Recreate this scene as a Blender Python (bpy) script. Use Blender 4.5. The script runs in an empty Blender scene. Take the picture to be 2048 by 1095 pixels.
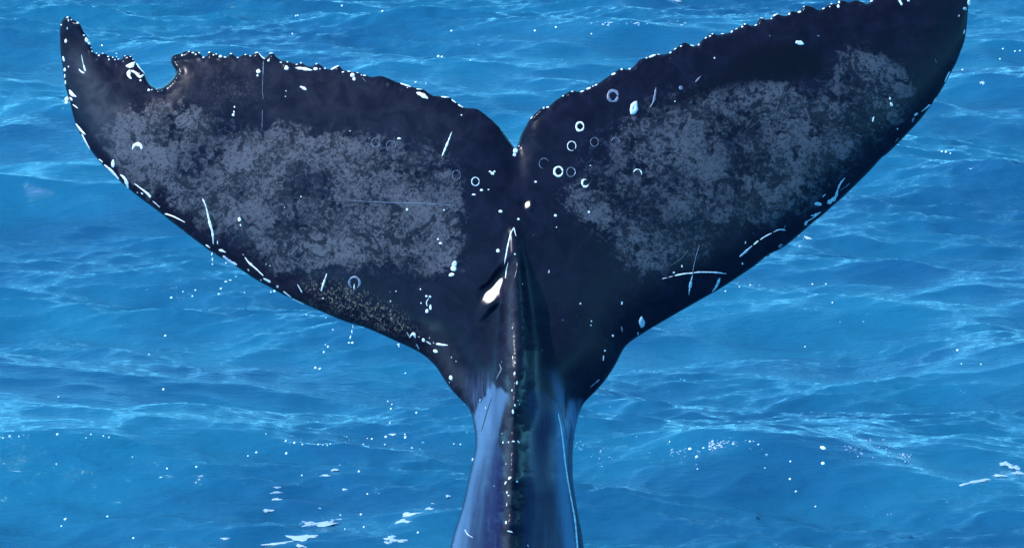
import bpy, math, random
import numpy as np
from mathutils import Vector, Matrix
from mathutils.bvhtree import BVHTree

random.seed(4)
rng = np.random.default_rng(11)
SC = bpy.context.scene
R = math.radians

# ------------------------------------------------------------------ camera
PITCH = R(15.0)
DIST = 30.0                    # camera to the flukes, metres
MPP = 0.00247                  # metres per photograph pixel at that distance
RIGHT = Vector((1, 0, 0))
UP = Vector((0, math.sin(PITCH), math.cos(PITCH)))
TOCAM = Vector((0, -math.cos(PITCH), math.sin(PITCH)))
TAIL0 = Vector((0, 0, 2.1))    # centre of the flukes above the water
cam_d = bpy.data.cameras.new('camera')
cam = bpy.data.objects.new('camera', cam_d)
SC.collection.objects.link(cam)
cam.location = TAIL0 + TOCAM * DIST
cam.rotation_euler = (math.pi / 2 - PITCH, 0, 0)
cam_d.sensor_width = 36
cam_d.lens = 36 * DIST / (2048 * MPP)
cam_d.clip_start = 0.5
cam_d.clip_end = 20000
SC.camera = cam

# ------------------------------------------------------------------ light
S_LOC = Vector((-0.62, 0.62, 0.42)).normalized()          # right, up, towards camera
S_DIR = (RIGHT * S_LOC.x + UP * S_LOC.y + TOCAM * S_LOC.z).normalized()
ELEV = math.asin(S_DIR.z)
AZ = math.atan2(S_DIR.x, S_DIR.y)
world = bpy.data.worlds.new('World')
SC.world = world
world.use_nodes = True
nt = world.node_tree
nt.nodes.clear()
sky = nt.nodes.new('ShaderNodeTexSky')
sky.sky_type = 'NISHITA'
sky.sun_disc = False
sky.sun_elevation = ELEV
sky.sun_rotation = AZ
sky.air_density = 1.0
sky.dust_density = 0.0
sky.ozone_density = 3.0
bg = nt.nodes.new('ShaderNodeBackground')
bg.inputs[1].default_value = 0.15
out = nt.nodes.new('ShaderNodeOutputWorld')
tint = nt.nodes.new('ShaderNodeMix')          # deep clear tropical blue
tint.data_type = 'RGBA'
tint.blend_type = 'MULTIPLY'
tint.inputs[0].default_value = 1.0
tint.inputs[7].default_value = (0.24, 1.02, 1.62, 1)
bw = nt.nodes.new('ShaderNodeRGBToBW')
nt.links.new(sky.outputs[0], bw.inputs[0])
even = nt.nodes.new('ShaderNodeMix')
even.data_type = 'RGBA'
even.inputs[0].default_value = 0.75
nt.links.new(sky.outputs[0], even.inputs[6])
nt.links.new(bw.outputs[0], even.inputs[7])
nt.links.new(even.outputs[2], tint.inputs[6])
nt.links.new(tint.outputs[2], bg.inputs[0])
nt.links.new(bg.outputs[0], out.inputs[0])
sun_d = bpy.data.lights.new('sun', 'SUN')
sun_d.energy = 2.5
sun_d.angle = R(0.53)
sun_d.color = (1.0, 0.98, 0.95)
sun = bpy.data.objects.new('sun', sun_d)
SC.collection.objects.link(sun)
sun.rotation_euler = S_DIR.to_track_quat('Z', 'Y').to_euler()
SC.view_settings.view_transform = 'Standard'
SC.view_settings.look = 'None'
SC.view_settings.exposure = 1.1
SC.view_settings.gamma = 1.0
SC.view_settings.use_curve_mapping = False


# ------------------------------------------------------------------ helpers
class NT:
    """small node-graph helper"""
    def __init__(self, name):
        self.m = bpy.data.materials.new(name)
        self.m.use_nodes = True
        self.t = self.m.node_tree
        self.t.nodes.clear()
        self.out = self.t.nodes.new('ShaderNodeOutputMaterial')
        self.b = self.n('ShaderNodeBsdfPrincipled')
        self.t.links.new(self.b.outputs[0], self.out.inputs[0])

    def n(self, typ, **kw):
        nd = self.t.nodes.new(typ)
        for k, v in kw.items():
            setattr(nd, k, v)
        return nd

    def put(self, sock, v):
        if hasattr(v, 'links') or isinstance(v, bpy.types.NodeSocket):
            self.t.links.new(v, sock)
        elif isinstance(v, (tuple, list)) and len(v) == 3 and sock.type == 'RGBA':
            sock.default_value = (*v, 1)
        else:
            sock.default_value = v

    def math(self, op, a, b=0.0, c=None, clamp=False):
        nd = self.n('ShaderNodeMath', operation=op, use_clamp=clamp)
        self.put(nd.inputs[0], a)
        self.put(nd.inputs[1], b)
        if c is not None:
            self.put(nd.inputs[2], c)
        return nd.outputs[0]

    def ramp(self, v, lo, hi, a=0.0, b=1.0, smooth=True):
        nd = self.n('ShaderNodeMapRange')
        nd.interpolation_type = 'SMOOTHSTEP' if smooth else 'LINEAR'
        self.put(nd.inputs['Value'], v)
        nd.inputs['From Min'].default_value = lo
        nd.inputs['From Max'].default_value = hi
        nd.inputs['To Min'].default_value = a
        nd.inputs['To Max'].default_value = b
        return nd.outputs[0]

    def mix(self, f, a, b, mode='MIX'):
        nd = self.n('ShaderNodeMix', data_type='RGBA', blend_type=mode)
        self.put(nd.inputs[0], f)
        self.put(nd.inputs[6], a)
        self.put(nd.inputs[7], b)
        return nd.outputs[2]

    def noise(self, vec, scale, detail=4, rough=0.55, dist=0.0):
        nd = self.n('ShaderNodeTexNoise')
        if vec is not None:
            self.put(nd.inputs['Vector'], vec)
        nd.inputs['Scale'].default_value = scale
        nd.inputs['Detail'].default_value = detail
        nd.inputs['Roughness'].default_value = rough
        nd.inputs['Distortion'].default_value = dist
        return nd.outputs[0]

    def voro(self, vec, scale, feature='F1', rand=1.0):
        nd = self.n('ShaderNodeTexVoronoi', feature=feature)
        self.put(nd.inputs['Vector'], vec)
        nd.inputs['Scale'].default_value = scale
        nd.inputs['Randomness'].default_value = rand
        return nd

    def scaled(self, vec, s):
        nd = self.n('ShaderNodeMapping')
        self.put(nd.inputs['Vector'], vec)
        nd.inputs['Scale'].default_value = s
        return nd.outputs[0]

    def attr(self, name):
        nd = self.n('ShaderNodeAttribute', attribute_name=name)
        return nd.outputs['Fac']

    def bump(self, h, strength, dist, normal=None):
        nd = self.n('ShaderNodeBump')
        self.put(nd.inputs['Height'], h)
        nd.inputs['Strength'].default_value = strength
        nd.inputs['Distance'].default_value = dist
        if normal is not None:
            self.put(nd.inputs['Normal'], normal)
        return nd.outputs[0]


def link_obj(name, mesh, mat=None, parent=None):
    o = bpy.data.objects.new(name, mesh)
    SC.collection.objects.link(o)
    if mat and not mesh.materials:
        mesh.materials.append(mat)
    if parent:
        o.parent = parent
    return o


def mesh_np(name, verts, faces, smooth=True):
    """verts (n,3), faces (m,3 or 4) numpy"""
    me = bpy.data.meshes.new(name)
    verts = np.asarray(verts, np.float32)
    faces = np.asarray(faces, np.int32)
    k = faces.shape[1]
    me.vertices.add(len(verts))
    me.vertices.foreach_set('co', verts.ravel())
    me.loops.add(faces.size)
    me.loops.foreach_set('vertex_index', faces.ravel())
    me.polygons.add(len(faces))
    me.polygons.foreach_set('loop_start', np.arange(0, faces.size, k, dtype=np.int32))
    me.update(calc_edges=True)
    if smooth:
        me.polygons.foreach_set('use_smooth', np.ones(len(faces), bool))
    return me


def smoothstep(a, b, x):
    t = np.clip((x - a) / (b - a), 0, 1)
    return t * t * (3 - 2 * t)


def interp(pts, y):
    p = np.array(pts, float)
    return np.interp(y, p[:, 0], p[:, 1])


# ================================================================== WATER
def make_tile(L, N, seed, wind, lpeak, lmin, align, rms, power=4.0):
    """periodic FFT wave field: height and horizontal shift"""
    r = np.random.default_rng(seed)
    k1 = 2 * np.pi * np.fft.fftfreq(N, L / N)
    kx, ky = np.meshgrid(k1, k1[:N])
    k = np.hypot(kx, ky)
    k[0, 0] = 1
    kp = 2 * np.pi / lpeak
    P = np.exp(-1.25 * (kp / k) ** 2) / k ** power
    c = (kx * wind[0] + ky * wind[1]) / k
    P *= (0.04 + np.abs(c) ** align)
    P *= np.exp(-(k * lmin) ** 2)
    P[0, 0] = 0
    A = np.sqrt(P) * (r.normal(size=k.shape) + 1j * r.normal(size=k.shape))
    h = np.fft.ifft2(A).real
    dx = np.fft.ifft2(A * 1j * kx / k).real
    dy = np.fft.ifft2(A * 1j * ky / k).real
    f = rms / h.std()
    return h * f, dx * f, dy * f


def sample(tile, L, x, y):
    N = tile.shape[0]
    u = (x / L * N) % N
    v = (y / L * N) % N
    i = np.floor(u).astype(int) % N
    j = np.floor(v).astype(int) % N
    fu = u - np.floor(u)
    fv = v - np.floor(v)
    i1, j1 = (i + 1) % N, (j + 1) % N
    return (tile[j, i] * (1 - fu) * (1 - fv) + tile[j, i1] * fu * (1 - fv)
            + tile[j1, i] * (1 - fu) * fv + tile[j1, i1] * fu * fv)


T1 = make_tile(17.0, 1024, 5, (0.16, 0.985), 2.5, 0.030, 6, 0.048, 4.4)
T2 = make_tile(5.3, 1024, 8, (-0.20, 0.98), 0.55, 0.006, 5, 0.0102, 3.4)

# crests seen in the photograph: x, y of the top, half length, front width, back width, height, slant
CRESTS = [
    (1.50, 3.98, 1.05, 0.42, 0.85, 0.150, 0.0),
    (-2.75, 4.2, 1.7, 0.50, 0.95, 0.100, -0.02),
    (-0.45, 4.05, 1.10, 0.35, 0.80, 0.070, -0.06),
    (3.10, 6.3, 0.95, 0.55, 0.9, 0.090, 0.10),
    (-2.9, 10.9, 0.8, 0.6, 1.1, 0.080, 0.0),
    (0.7, 14.6, 1.3, 0.6, 1.1, 0.085, 0.05),
    (-3.0, 5.6, 1.0, 0.4, 0.7, 0.035, -0.18),
    (2.6, 9.2, 1.0, 0.5, 0.9, 0.060, 0.10),
    (-1.8, 8.3, 1.4, 0.55, 0.9, 0.060, 0.03),
]


def water_disp(x, y):
    h1, a1, b1 = (sample(t, 17.0, x, y) for t in T1)
    h2, a2, b2 = (sample(t, 5.3, 0.6 * x, y) for t in T2)
    patch = 0.35 + 0.95 * smoothstep(-0.05, 0.07, sample(T1[0], 17.0, x * 0.5 + 3, y * 0.4 + 1)) + 0.25 * smoothstep(4.0, 3.0, y)
    h = h1 + h2 * patch
    dx = 0.4 * a1 + 0.2 * a2 * patch
    dy = 0.9 * b1 + 0.6 * b2 * patch
    for cx, cy, lx, wf, wb, hh, sl in CRESTS:
        cy = cy - 5.9 * hh
        yy = y - cy - sl * (x - cx) - 0.10 * np.sin((x - cx) * 2.1 + cx)
        w = np.where(yy < 0, wf, wb)
        h = h + 1.9 * hh * np.exp(-np.abs(yy / w) ** 1.7) * np.exp(-((x - cx) / lx) ** 2)
    h = h + 0.05 * np.sin(y * 0.55 + 0.12 * x + 0.6) + 0.25 * np.sin(y * 0.05 + x * 0.01) * smoothstep(60, 200, np.hypot(x, y))
    fade = 1 - smoothstep(120, 400, np.hypot(x, y))
    return h * (0.3 + 0.7 * fade), dx * fade, dy * fade


def axis(lo, hi, step, far, n):
    mid = np.arange(lo, hi, step)
    g = np.geomspace(step * 1.5, far, n)
    return np.concatenate([(lo - g)[::-1], mid, hi + g])


gx = axis(-5.2, 5.2, 0.0135, 4000, 60)
gy = axis(1.0, 17.5, 0.026, 4000, 60)
GX, GY = np.meshgrid(gx, gy)
H, DX, DY = water_disp(GX.ravel(), GY.ravel())
WV = np.stack([GX.ravel() + DX, GY.ravel() + DY, H], 1)
nx_, ny_ = len(gx), len(gy)
idx = np.arange(nx_ * ny_).reshape(ny_, nx_)
WF = np.stack([idx[:-1, :-1], idx[:-1, 1:], idx[1:, 1:], idx[1:, :-1]], -1).reshape(-1, 4)

w = NT('sea_water')
tc = w.n('ShaderNodeTexCoord').outputs['Object']
fine = w.noise(w.scaled(tc, (0.55, 1.5, 1.0)), 12, 5, 0.6, 0.3)
tiny = w.noise(w.scaled(tc, (0.6, 1.4, 1.0)), 48, 3, 0.6)
calm = w.ramp(w.noise(w.scaled(tc, (0.35, 0.8, 1)), 1.1, 3, 0.5), 0.35, 0.7, 0.45, 1.0)
rip = w.noise(w.scaled(tc, (0.28, 1.5, 1.0)), 26, 4, 0.6, 0.2)
fine = w.math('ADD', fine, w.math('MULTIPLY', rip, 0.8))
hgt = w.math('MULTIPLY', w.math('ADD', fine, w.math('MULTIPLY', tiny, 0.22)), calm)
body = w.mix(w.ramp(w.noise(w.scaled(tc, (0.5, 0.9, 1)), 0.9, 3, 0.55), 0.3, 0.7),
             (0.007, 0.068, 0.162), (0.009, 0.116, 0.218))
w.put(w.b.inputs['Base Color'], body)
w.b.inputs['Specular Tint'].default_value = (0.6, 0.9, 1.0, 1)
w.b.inputs['Roughness'].default_value = 0.075
w.b.inputs['IOR'].default_value = 1.50
w.put(w.b.inputs['Normal'], w.bump(hgt, 0.72, 0.022))
WATER = w.m
sea = link_obj('sea', mesh_np('sea', WV, WF), WATER)
sea['kind'] = 'structure'
sea['label'] = 'bright blue rippled sea filling the background'

inner = (GX.ravel() > -5.1) & (GX.ravel() < 5.1) & (GY.ravel() > 1.2) & (GY.ravel() < 17.3)
ii = np.where((gx > -5.1) & (gx < 5.1))[0][::2]
jj = np.where((gy > 1.2) & (gy < 17.3))[0][::2]
sub = idx[np.ix_(jj, ii)]
sv = WV[sub.ravel()]
sn = np.arange(sub.size).reshape(sub.shape)
sf = np.stack([sn[:-1, :-1], sn[:-1, 1:], sn[1:, 1:], sn[1:, :-1]], -1).reshape(-1, 4)
BVH = BVHTree.FromPolygons(sv.tolist(), sf.tolist())


def ray_dir(px, py):
    return ((RIGHT * (px - 1024) - UP * (py - 547.5)) * MPP - TOCAM * DIST).normalized()


def on_water(px, py):
    hit = BVH.ray_cast(cam.location, ray_dir(px, py))
    return hit[0]


# ================================================================== WHALE TAIL
LEAD_L = [(119.7, 69), (121, 102), (125, 130), (127, 150), (132, 178), (139, 200), (143, 218), (149, 241), (161, 269),
          (179, 297), (202, 326), (228, 351), (253, 374), (279, 395), (317, 423), (340, 441), (358, 455),
          (376, 469), (400, 487), (420, 502), (442, 515), (468, 530), (486, 542), (513, 560), (541, 575),
          (568, 590), (600, 604), (627, 616), (655, 628), (691, 643), (728, 654), (764, 669), (792, 682),
          (820, 694.5), (843, 707), (862, 722), (875, 737), (884, 751), (895, 768), (909, 786), (922, 799),
          (937, 815), (944, 833), (948, 852), (950.5, 872), (950, 898), (945, 921), (937, 956), (927, 1003),
          (917, 1036), (907, 1068), (899, 1098), (880, 1160), (868, 1220), (845, 1300), (815, 1450), (790, 1600)]
TRAIL = [(119.7, 69), (120.5, 53), (124.7, 40), (133, 33), (139.5, 34), (147.7, 41), (156.7, 44), (161.6, 51),
         (165.8, 61), (170.7, 69), (177, 77), (180, 87), (184, 96), (188, 105), (198.6, 109), (208, 107),
         (218, 112), (230, 114), (236, 119), (243, 118), (248.8, 111), (261, 112), (267.7, 119), (272.6, 127),
         (281, 137), (290.7, 148), (295.6, 160), (303.8, 170.5), (313.7, 175), (322, 174), (335, 166),
         (346.6, 153), (351.5, 141.6), (346.6, 133), (342, 122), (345, 112), (353, 108.8), (363, 107),
         (371, 102.5), (386, 102.5), (398, 105), (406, 113.5), (413.7, 111), (417.8, 104), (427.7, 107),
         (436, 109), (446, 112), (454, 114), (461.4, 106), (468.8, 111), (475.3, 115), (485, 110), (495, 109),
         (503, 111), (510, 105), (518, 105), (523, 113), (529, 117), (536, 111), (542, 106), (549, 109),
         (554, 115), (564, 121), (577, 123), (592, 128), (601, 125), (613, 131), (623, 133), (633, 127),
         (643, 131), (651, 137), (663, 138.5), (671, 132.5), (678, 131), (685, 139), (698, 142.5), (714, 145),
         (731, 149), (742, 153.6), (762, 152), (778, 157), (791, 163), (808, 168), (829, 175), (844, 177),
         (864, 190), (882, 192.5), (898, 194), (913, 204.5), (927, 214.5), (940, 216), (954, 218), (969, 227.5),
         (982, 238), (995, 250), (1008.5, 267), (1020, 283), (1031, 295), (1037, 285), (1041.5, 270), (1050, 254),
         (1059.5, 237.5), (1071, 226), (1086, 214), (1099, 211), (1110, 201.5), (1127, 190.5), (1143, 181),
         (1158, 183), (1176, 176), (1196, 166.5), (1213, 155), (1228, 145), (1243, 136), (1252, 139),
         (1262, 137), (1272, 127), (1280, 119), (1295, 114), (1310, 108), (1321, 109), (1336, 106.5),
         (1351, 97), (1367, 85.5), (1375.6, 87), (1385, 92), (1395, 89.5), (1408, 76.5), (1425, 66.5),
         (1435, 70), (1449, 67.5), (1459, 65.5), (1466, 60), (1473, 57), (1483, 52), (1491, 47), (1501, 51),
         (1512, 48.5), (1520.6, 36), (1532, 39), (1542, 37), (1552, 27.5), (1561.6, 30.5), (1575, 30.5),
         (1583, 22), (1593, 24), (1601, 21.5), (1609, 12), (1624, 12.5), (1637, 20), (1647, 16), (1662, 8),
         (1673, 8.5), (1678, 2), (1687, 1), (1698, 4.5), (1711, 0.5), (1723, 3.5), (1735, 7.5), (1741, 3),
         (1750, -3), (1770, -9), (1790, -16), (1815, -22), (1840, -34), (1868, -44), (1895, -60), (1918, -70),
         (1934, -68), (1941, -52), (1941, -30), (1938, -5)]
LEAD_R = [(1938, -5), (1936.5, 15), (1935, 33), (1933.4, 54), (1929, 82), (1921, 104), (1912, 127), (1900.5, 148),
          (1891, 166), (1880, 184.7), (1867, 204.4), (1851, 226), (1834, 247), (1815, 267), (1796, 286.6),
          (1775, 307), (1764, 315), (1737.5, 344), (1710, 371), (1683, 397), (1664, 413), (1646, 429.7),
          (1628, 443), (1610, 459), (1595, 472), (1579, 485), (1561, 498), (1537, 509), (1511, 530), (1481, 550.5),
          (1457, 566.5), (1430, 583), (1416, 590.7), (1380, 611), (1340, 634), (1297, 659.4), (1262, 682),
          (1247, 697.5), (1236, 719), (1224, 740), (1207, 764), (1188, 785), (1169, 804), (1160, 822),
          (1155, 840), (1151, 858), (1147.3, 882), (1145.5, 910), (1145.5, 945), (1147, 968), (1151.5, 998),
          (1158, 1038), (1163, 1061), (1168, 1096), (1175, 1140), (1190, 1200), (1210, 1300), (1240, 1450),
          (1270, 1600)]


def catmull(pts, step):
    p = np.array(pts, float)
    q = np.vstack([2 * p[0] - p[1], p, 2 * p[-1] - p[-2]])
    o = []
    for i in range(1, len(q) - 2):
        n = max(1, int(np.hypot(*(q[i + 1] - q[i])) / step))
        for t in np.arange(n) / n:
            o.append(0.5 * ((2 * q[i]) + (-q[i - 1] + q[i + 1]) * t
                            + (2 * q[i - 1] - 5 * q[i] + 4 * q[i + 1] - q[i + 2]) * t * t
                            + (-q[i - 1] + 3 * q[i] - 3 * q[i + 1] + q[i + 2]) * t ** 3))
    o.append(p[-1])
    return np.array(o)


lead_l = catmull(LEAD_L, 9)
lead_r = catmull(LEAD_R, 9)
trail = catmull(TRAIL, 3.5)
LOOP = np.vstack([trail[:-1], lead_r, lead_l[::-1][:-1]])


def seg_dist(P, line, closed=False):
    """distance and nearest point from points P (n,2) to a polyline"""
    a = line if closed else line[:-1]
    b = np.roll(line, -1, 0) if closed else line[1:]
    best = np.full(len(P), 1e18)
    near = np.zeros_like(P)
    d = b - a
    dd = (d ** 2).sum(1) + 1e-12
    for s in range(0, len(P), 20000):
        p = P[s:s + 20000]
        for c in range(0, len(a), 64):
            ax, dx_, ddx = a[c:c + 64], d[c:c + 64], dd[c:c + 64]
            rx = p[:, None, 0] - ax[None, :, 0]
            ry = p[:, None, 1] - ax[None, :, 1]
            t = np.clip((rx * dx_[:, 0] + ry * dx_[:, 1]) / ddx, 0, 1)
            ex = rx - t * dx_[:, 0]
            ey = ry - t * dx_[:, 1]
            q = ex * ex + ey * ey
            m = q.argmin(1)
            v = q[np.arange(len(p)), m]
            better = v < best[s:s + 20000]
            best[s:s + 20000] = np.where(better, v, best[s:s + 20000])
            np_ = np.stack([p[:, 0] - ex[np.arange(len(p)), m], p[:, 1] - ey[np.arange(len(p)), m]], 1)
            near[s:s + 20000][better] = np_[better]
    return np.sqrt(best), near


def inside_poly(x, y, poly):
    ins = np.zeros(x.shape, bool)
    a, b = poly, np.roll(poly, -1, 0)
    for (x0, y0), (x1, y1) in zip(a, b):
        if y0 == y1:
            continue
        lo, hi = min(y0, y1), max(y0, y1)
        m = (y >= lo) & (y < hi)
        if m.any():
            xc = x0 + (y[m] - y0) * (x1 - x0) / (y1 - y0)
            ins[m] ^= x[m] < xc
    return ins


STEP = 2.0
ax_ = np.arange(112, 1952, STEP)
ay_ = np.concatenate([np.arange(-76, 1104, STEP), np.arange(1104, 1604, 8)])
PX, PY = np.meshgrid(ax_, ay_)
ins = inside_poly(PX, PY, LOOP)
cell = ins[:-1, :-1] | ins[:-1, 1:] | ins[1:, 1:] | ins[1:, :-1]
used = np.zeros(PX.shape, bool)
for s0, s1 in ((slice(None, -1), slice(None, -1)), (slice(None, -1), slice(1, None)),
               (slice(1, None), slice(1, None)), (slice(1, None), slice(None, -1))):
    used[s0, s1] |= cell
edge = used & ~ins
vid = np.full(PX.shape, -1)
vid[used] = np.arange(used.sum())
VX, VY = PX[used].copy(), PY[used].copy()
E = edge[used]
pts = np.stack([VX, VY], 1)
_, nr = seg_dist(pts[E], LOOP, True)
VX[E], VY[E] = nr[:, 0], nr[:, 1]
pts = np.stack([VX, VY], 1)
DL_L, _ = seg_dist(pts, lead_l)
DL_R, _ = seg_dist(pts, lead_r)
DT, _ = seg_dist(pts, trail)
def smooth_line(c, sig):
    k = np.exp(-0.5 * (np.arange(-3 * sig, 3 * sig + 1) / sig) ** 2)
    k /= k.sum()
    pad = np.vstack([np.repeat(c[:1], 3 * sig, 0), c, np.repeat(c[-1:], 3 * sig, 0)])
    return np.stack([np.convolve(pad[:, q], k, 'valid') for q in (0, 1)], 1)
i_n = int(np.argmin(np.hypot(trail[:, 0] - 1031, trail[:, 1] - 295)))
_base = catmull([(119.7, 69), (133, 45), (160, 75), (190, 112), (240, 124), (300, 128), (360, 118), (420, 112)] , 3.5)
i_b = int(np.argmin(np.hypot(trail[:, 0] - 420, trail[:, 1] - 106)))
line_s = np.vstack([smooth_line(np.vstack([_base, trail[i_b:i_n + 1]]), 12), smooth_line(trail[i_n:], 12)])
DTS, _ = seg_dist(pts, line_s)
_poly = np.vstack([line_s, lead_r, lead_l[::-1]])
DTS = np.where(inside_poly(VX, VY, _poly), DTS, 0)
DTE = 3 + np.sqrt(DTS ** 2 + 9) - 3

RIDGE = [(-100, 1032), (300, 1032), (455, 1030), (500, 1029), (560, 1029), (620, 1031), (700, 1033), (760, 1031), (820, 1027),
         (884, 1025), (960, 1024), (1044, 1020), (1095, 1018), (1200, 1010), (1650, 1000)]
WL = [(400, 260), (560, 190), (650, 150), (700, 125), (760, 98), (820, 84), (850, 80), (872, 76), (898, 75), (921, 79.5), (956, 87),
      (1003, 96), (1036, 104), (1068, 113), (1098, 119), (1160, 134), (1300, 160), (1600, 212)]
WR = [(400, 300), (560, 230), (650, 195), (700, 172), (760, 145), (820, 133), (858, 126), (882, 122), (910, 120.5), (945, 121.5),
      (998, 129), (1038, 138), (1096, 150), (1160, 163), (1300, 208), (1600, 268)]


def hash_noise(x, y, cellsize, seed):
    r = np.random.default_rng(seed)
    T = r.normal(size=(128, 128))
    u, v = x / cellsize, y / cellsize
    i, j = np.floor(u).astype(int), np.floor(v).astype(int)
    fu, fv = u - i, v - j
    fu, fv = fu * fu * (3 - 2 * fu), fv * fv * (3 - 2 * fv)
    g = lambda a, b: T[b % 128, a % 128]
    return (g(i, j) * (1 - fu) * (1 - fv) + g(i + 1, j) * fu * (1 - fv) + g(i, j + 1) * (1 - fu) * fv + g(i + 1, j + 1) * fu * fv)


def bump2(x, y, cx, cy, rx, ry, ang=0):
    c, s = math.cos(ang), math.sin(ang)
    u = (x - cx) * c + (y - cy) * s
    v = -(x - cx) * s + (y - cy) * c
    return np.exp(-(u / rx) ** 2 - (v / ry) ** 2)


FACETS = []


def body_depth(x, y, dl_l, dl_r, dt, dte):
    dl = np.minimum(dl_l, dl_r)
    right = smoothstep(1000, 1080, x)
    roll = 62 + 34 * right
    thick = 0.145 * np.sqrt(1 - np.exp(-dl / roll)) * (1 - np.exp(-(dte + 5) / 150)) ** 0.75 * smoothstep(-3, 7, dt)
    edge0 = smoothstep(0, 3, np.minimum(dl, dt))
    xr = interp(RIDGE, y)
    dx = x - xr
    hw = np.where(dx < 0, interp(WL, y), interp(WR, y))
    u = np.clip(np.abs(dx) / hw, 0, 1)
    A = 0.42 * smoothstep(600, 1000, y) + 0.10 * smoothstep(1000, 1600, y)
    k = smoothstep(790, 880, y)
    soft = (1 - u * u) ** 2 * 0.55 + np.exp(-np.abs(dx) / 60) * 0.45 * (1 - u) ** 0.5
    hard = 0.50 * (1 - u ** 1.2) + 0.50 * np.sqrt(np.clip(1 - u ** 2.6, 0, 1))
    dome = A * (soft * (1 - k) + hard * k)
    dome = dome * np.where(np.minimum(dl, dt) < 0.02, 0, 1)
    # sharp keel along the middle
    kh = interp([(445, 0), (480, 0.03), (540, 0.075), (620, 0.11), (760, 0.125), (860, 0.085), (1000, 0.06), (1600, 0.06)], y)
    kw = interp([(440, 9), (560, 22), (700, 33), (1100, 31), (1600, 34)], y)
    keel = kh * np.exp(-(np.abs(dx) / kw) ** 2.6)
    for ky, kk in ((884, .022), (957, .026), (1046, .022), (1004, .007), (920, .006), (812, .010), (768, .008), (700, .005)):
        keel = keel + kk * np.exp(-((y - ky) / 14) ** 2 - (dx / 22) ** 2)
    thick_z = thick * (1 - 0.75 * k)
    ax = np.abs(x - 1031) / 900
    bend = -np.where(x < 1031, 0.42, 0.52) * ax ** 1.35 / (1 + 0 * ax)
    up = (547 - y) / 500
    fl = smoothstep(900, 700, y)
    bend = bend + fl * np.where(x < 1031, -0.06 * up * smoothstep(0, .5, ax), 0.03 * up * smoothstep(0, .5, ax))
    # crease between the flukes below the notch and lazy undulation
    bend = bend - 0.035 * np.exp(-((x - 1031) / 26) ** 2) * smoothstep(450, 300, y)
    und = (0.006 * hash_noise(x, y, 170, 3) + 0.0015 * hash_noise(x, y, 60, 4)) * smoothstep(0, 60, np.minimum(dl, dt))
    lump = (sum(MPP * (gx_ * (x - fx) + gy_ * (y - fy)) * np.exp(-(-np.log(bump2(x, y, fx, fy, frx, fry, fa) + 1e-30)) ** 1.5) for fx, fy, frx, fry, fa, gx_, gy_ in FACETS)
            + 0.010 * bump2(x, y, 1013, 500, 7, 40, 0.12))
    # knobbly trailing edge
    kn = 0.006 * np.abs(hash_noise(x, y, 13, 9)) * np.exp(-dt / 9.0) * smoothstep(0.5, 4, dt)
    keel = keel + 0.0016 * hash_noise(x, y, 7, 31) * np.exp(-(dx / kw) ** 2) * smoothstep(520, 600, y)
    mid = bend
    und = und * (1 - 0.8 * k)
    return mid, thick_z, dome + keel + lump, und + kn


def height_at(px, py):
    q = np.array([[px, py]], float)
    a, _ = seg_dist(q, lead_l)
    b, _ = seg_dist(q, lead_r)
    c, _ = seg_dist(q, trail)
    d, _ = seg_dist(q, line_s)
    m_, t_, o_, u_ = body_depth(q[:, 0], q[:, 1], a, b, c, 3 + np.sqrt(d ** 2 + 9) - 3)
    return float((m_ + t_ + o_ + u_)[0])


# flat facets shaped into the skin, tilted to flash sunlight at the camera
_h = (S_LOC + Vector((0, 0, 1))).normalized()
mid, th, dome, und = body_depth(VX, VY, DL_L, DL_R, DT, DTE)
th[E] = 0
dome_b = dome.copy()
dome[E] = 0
ZF = mid + th + dome + np.where(E, 0, und)
ZB = mid - th - np.where(E, 0, 0.42 * smoothstep(600, 1000, VY) * np.sqrt(np.clip(1 - (np.abs(VX - interp(RIDGE, VY)) / np.where(VX < interp(RIDGE, VY), interp(WL, VY), interp(WR, VY))) ** 2, 0, 1)))


for fx, fy, frx, fry, fa in ((992, 577, 32, 9, -1.03), (979, 592, 11, 11, 0), (1055, 409, 7, 7, 0)):
    c_, s_ = math.cos(fa), math.sin(fa)
    u_, v_ = (VX - fx) * c_ + (VY - fy) * s_, -(VX - fx) * s_ + (VY - fy) * c_
    w_ = 1 - smoothstep(0.7, 2.7, np.hypot(u_ / frx, v_ / fry))
    ox, oy = (988, 583) if fx < 1000 else (fx, fy)
    plane = height_at(ox, oy) + MPP * (-_h.x / _h.z * (VX - ox) + _h.y / _h.z * (VY - oy))
    ZF = ZF * (1 - w_) + plane * w_


def to_local(px, py, z):
    f = MPP * (DIST - z) / DIST
    return np.stack([(px - 1024) * f, -(py - 547.5) * f, z], -1)


front = to_local(VX, VY, ZF)
nv = len(VX)
bid = np.arange(nv)
keep_b = ~E
bmap = np.arange(nv)
bmap[keep_b] = nv + np.arange(keep_b.sum())
back = to_local(VX, VY, ZB)[keep_b]
cj, ci = np.where(cell)
f1 = np.stack([vid[cj, ci], vid[cj + 1, ci], vid[cj + 1, ci + 1], vid[cj, ci + 1]], 1)
f2 = bmap[f1][:, ::-1]
TM = mesh_np('tail_skin', np.vstack([front, back]), np.vstack([f1, f2]))

ZG = np.full(PX.shape, np.nan)
ZG[used] = ZF
UPPER = ay_[ay_ < 1104]


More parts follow.
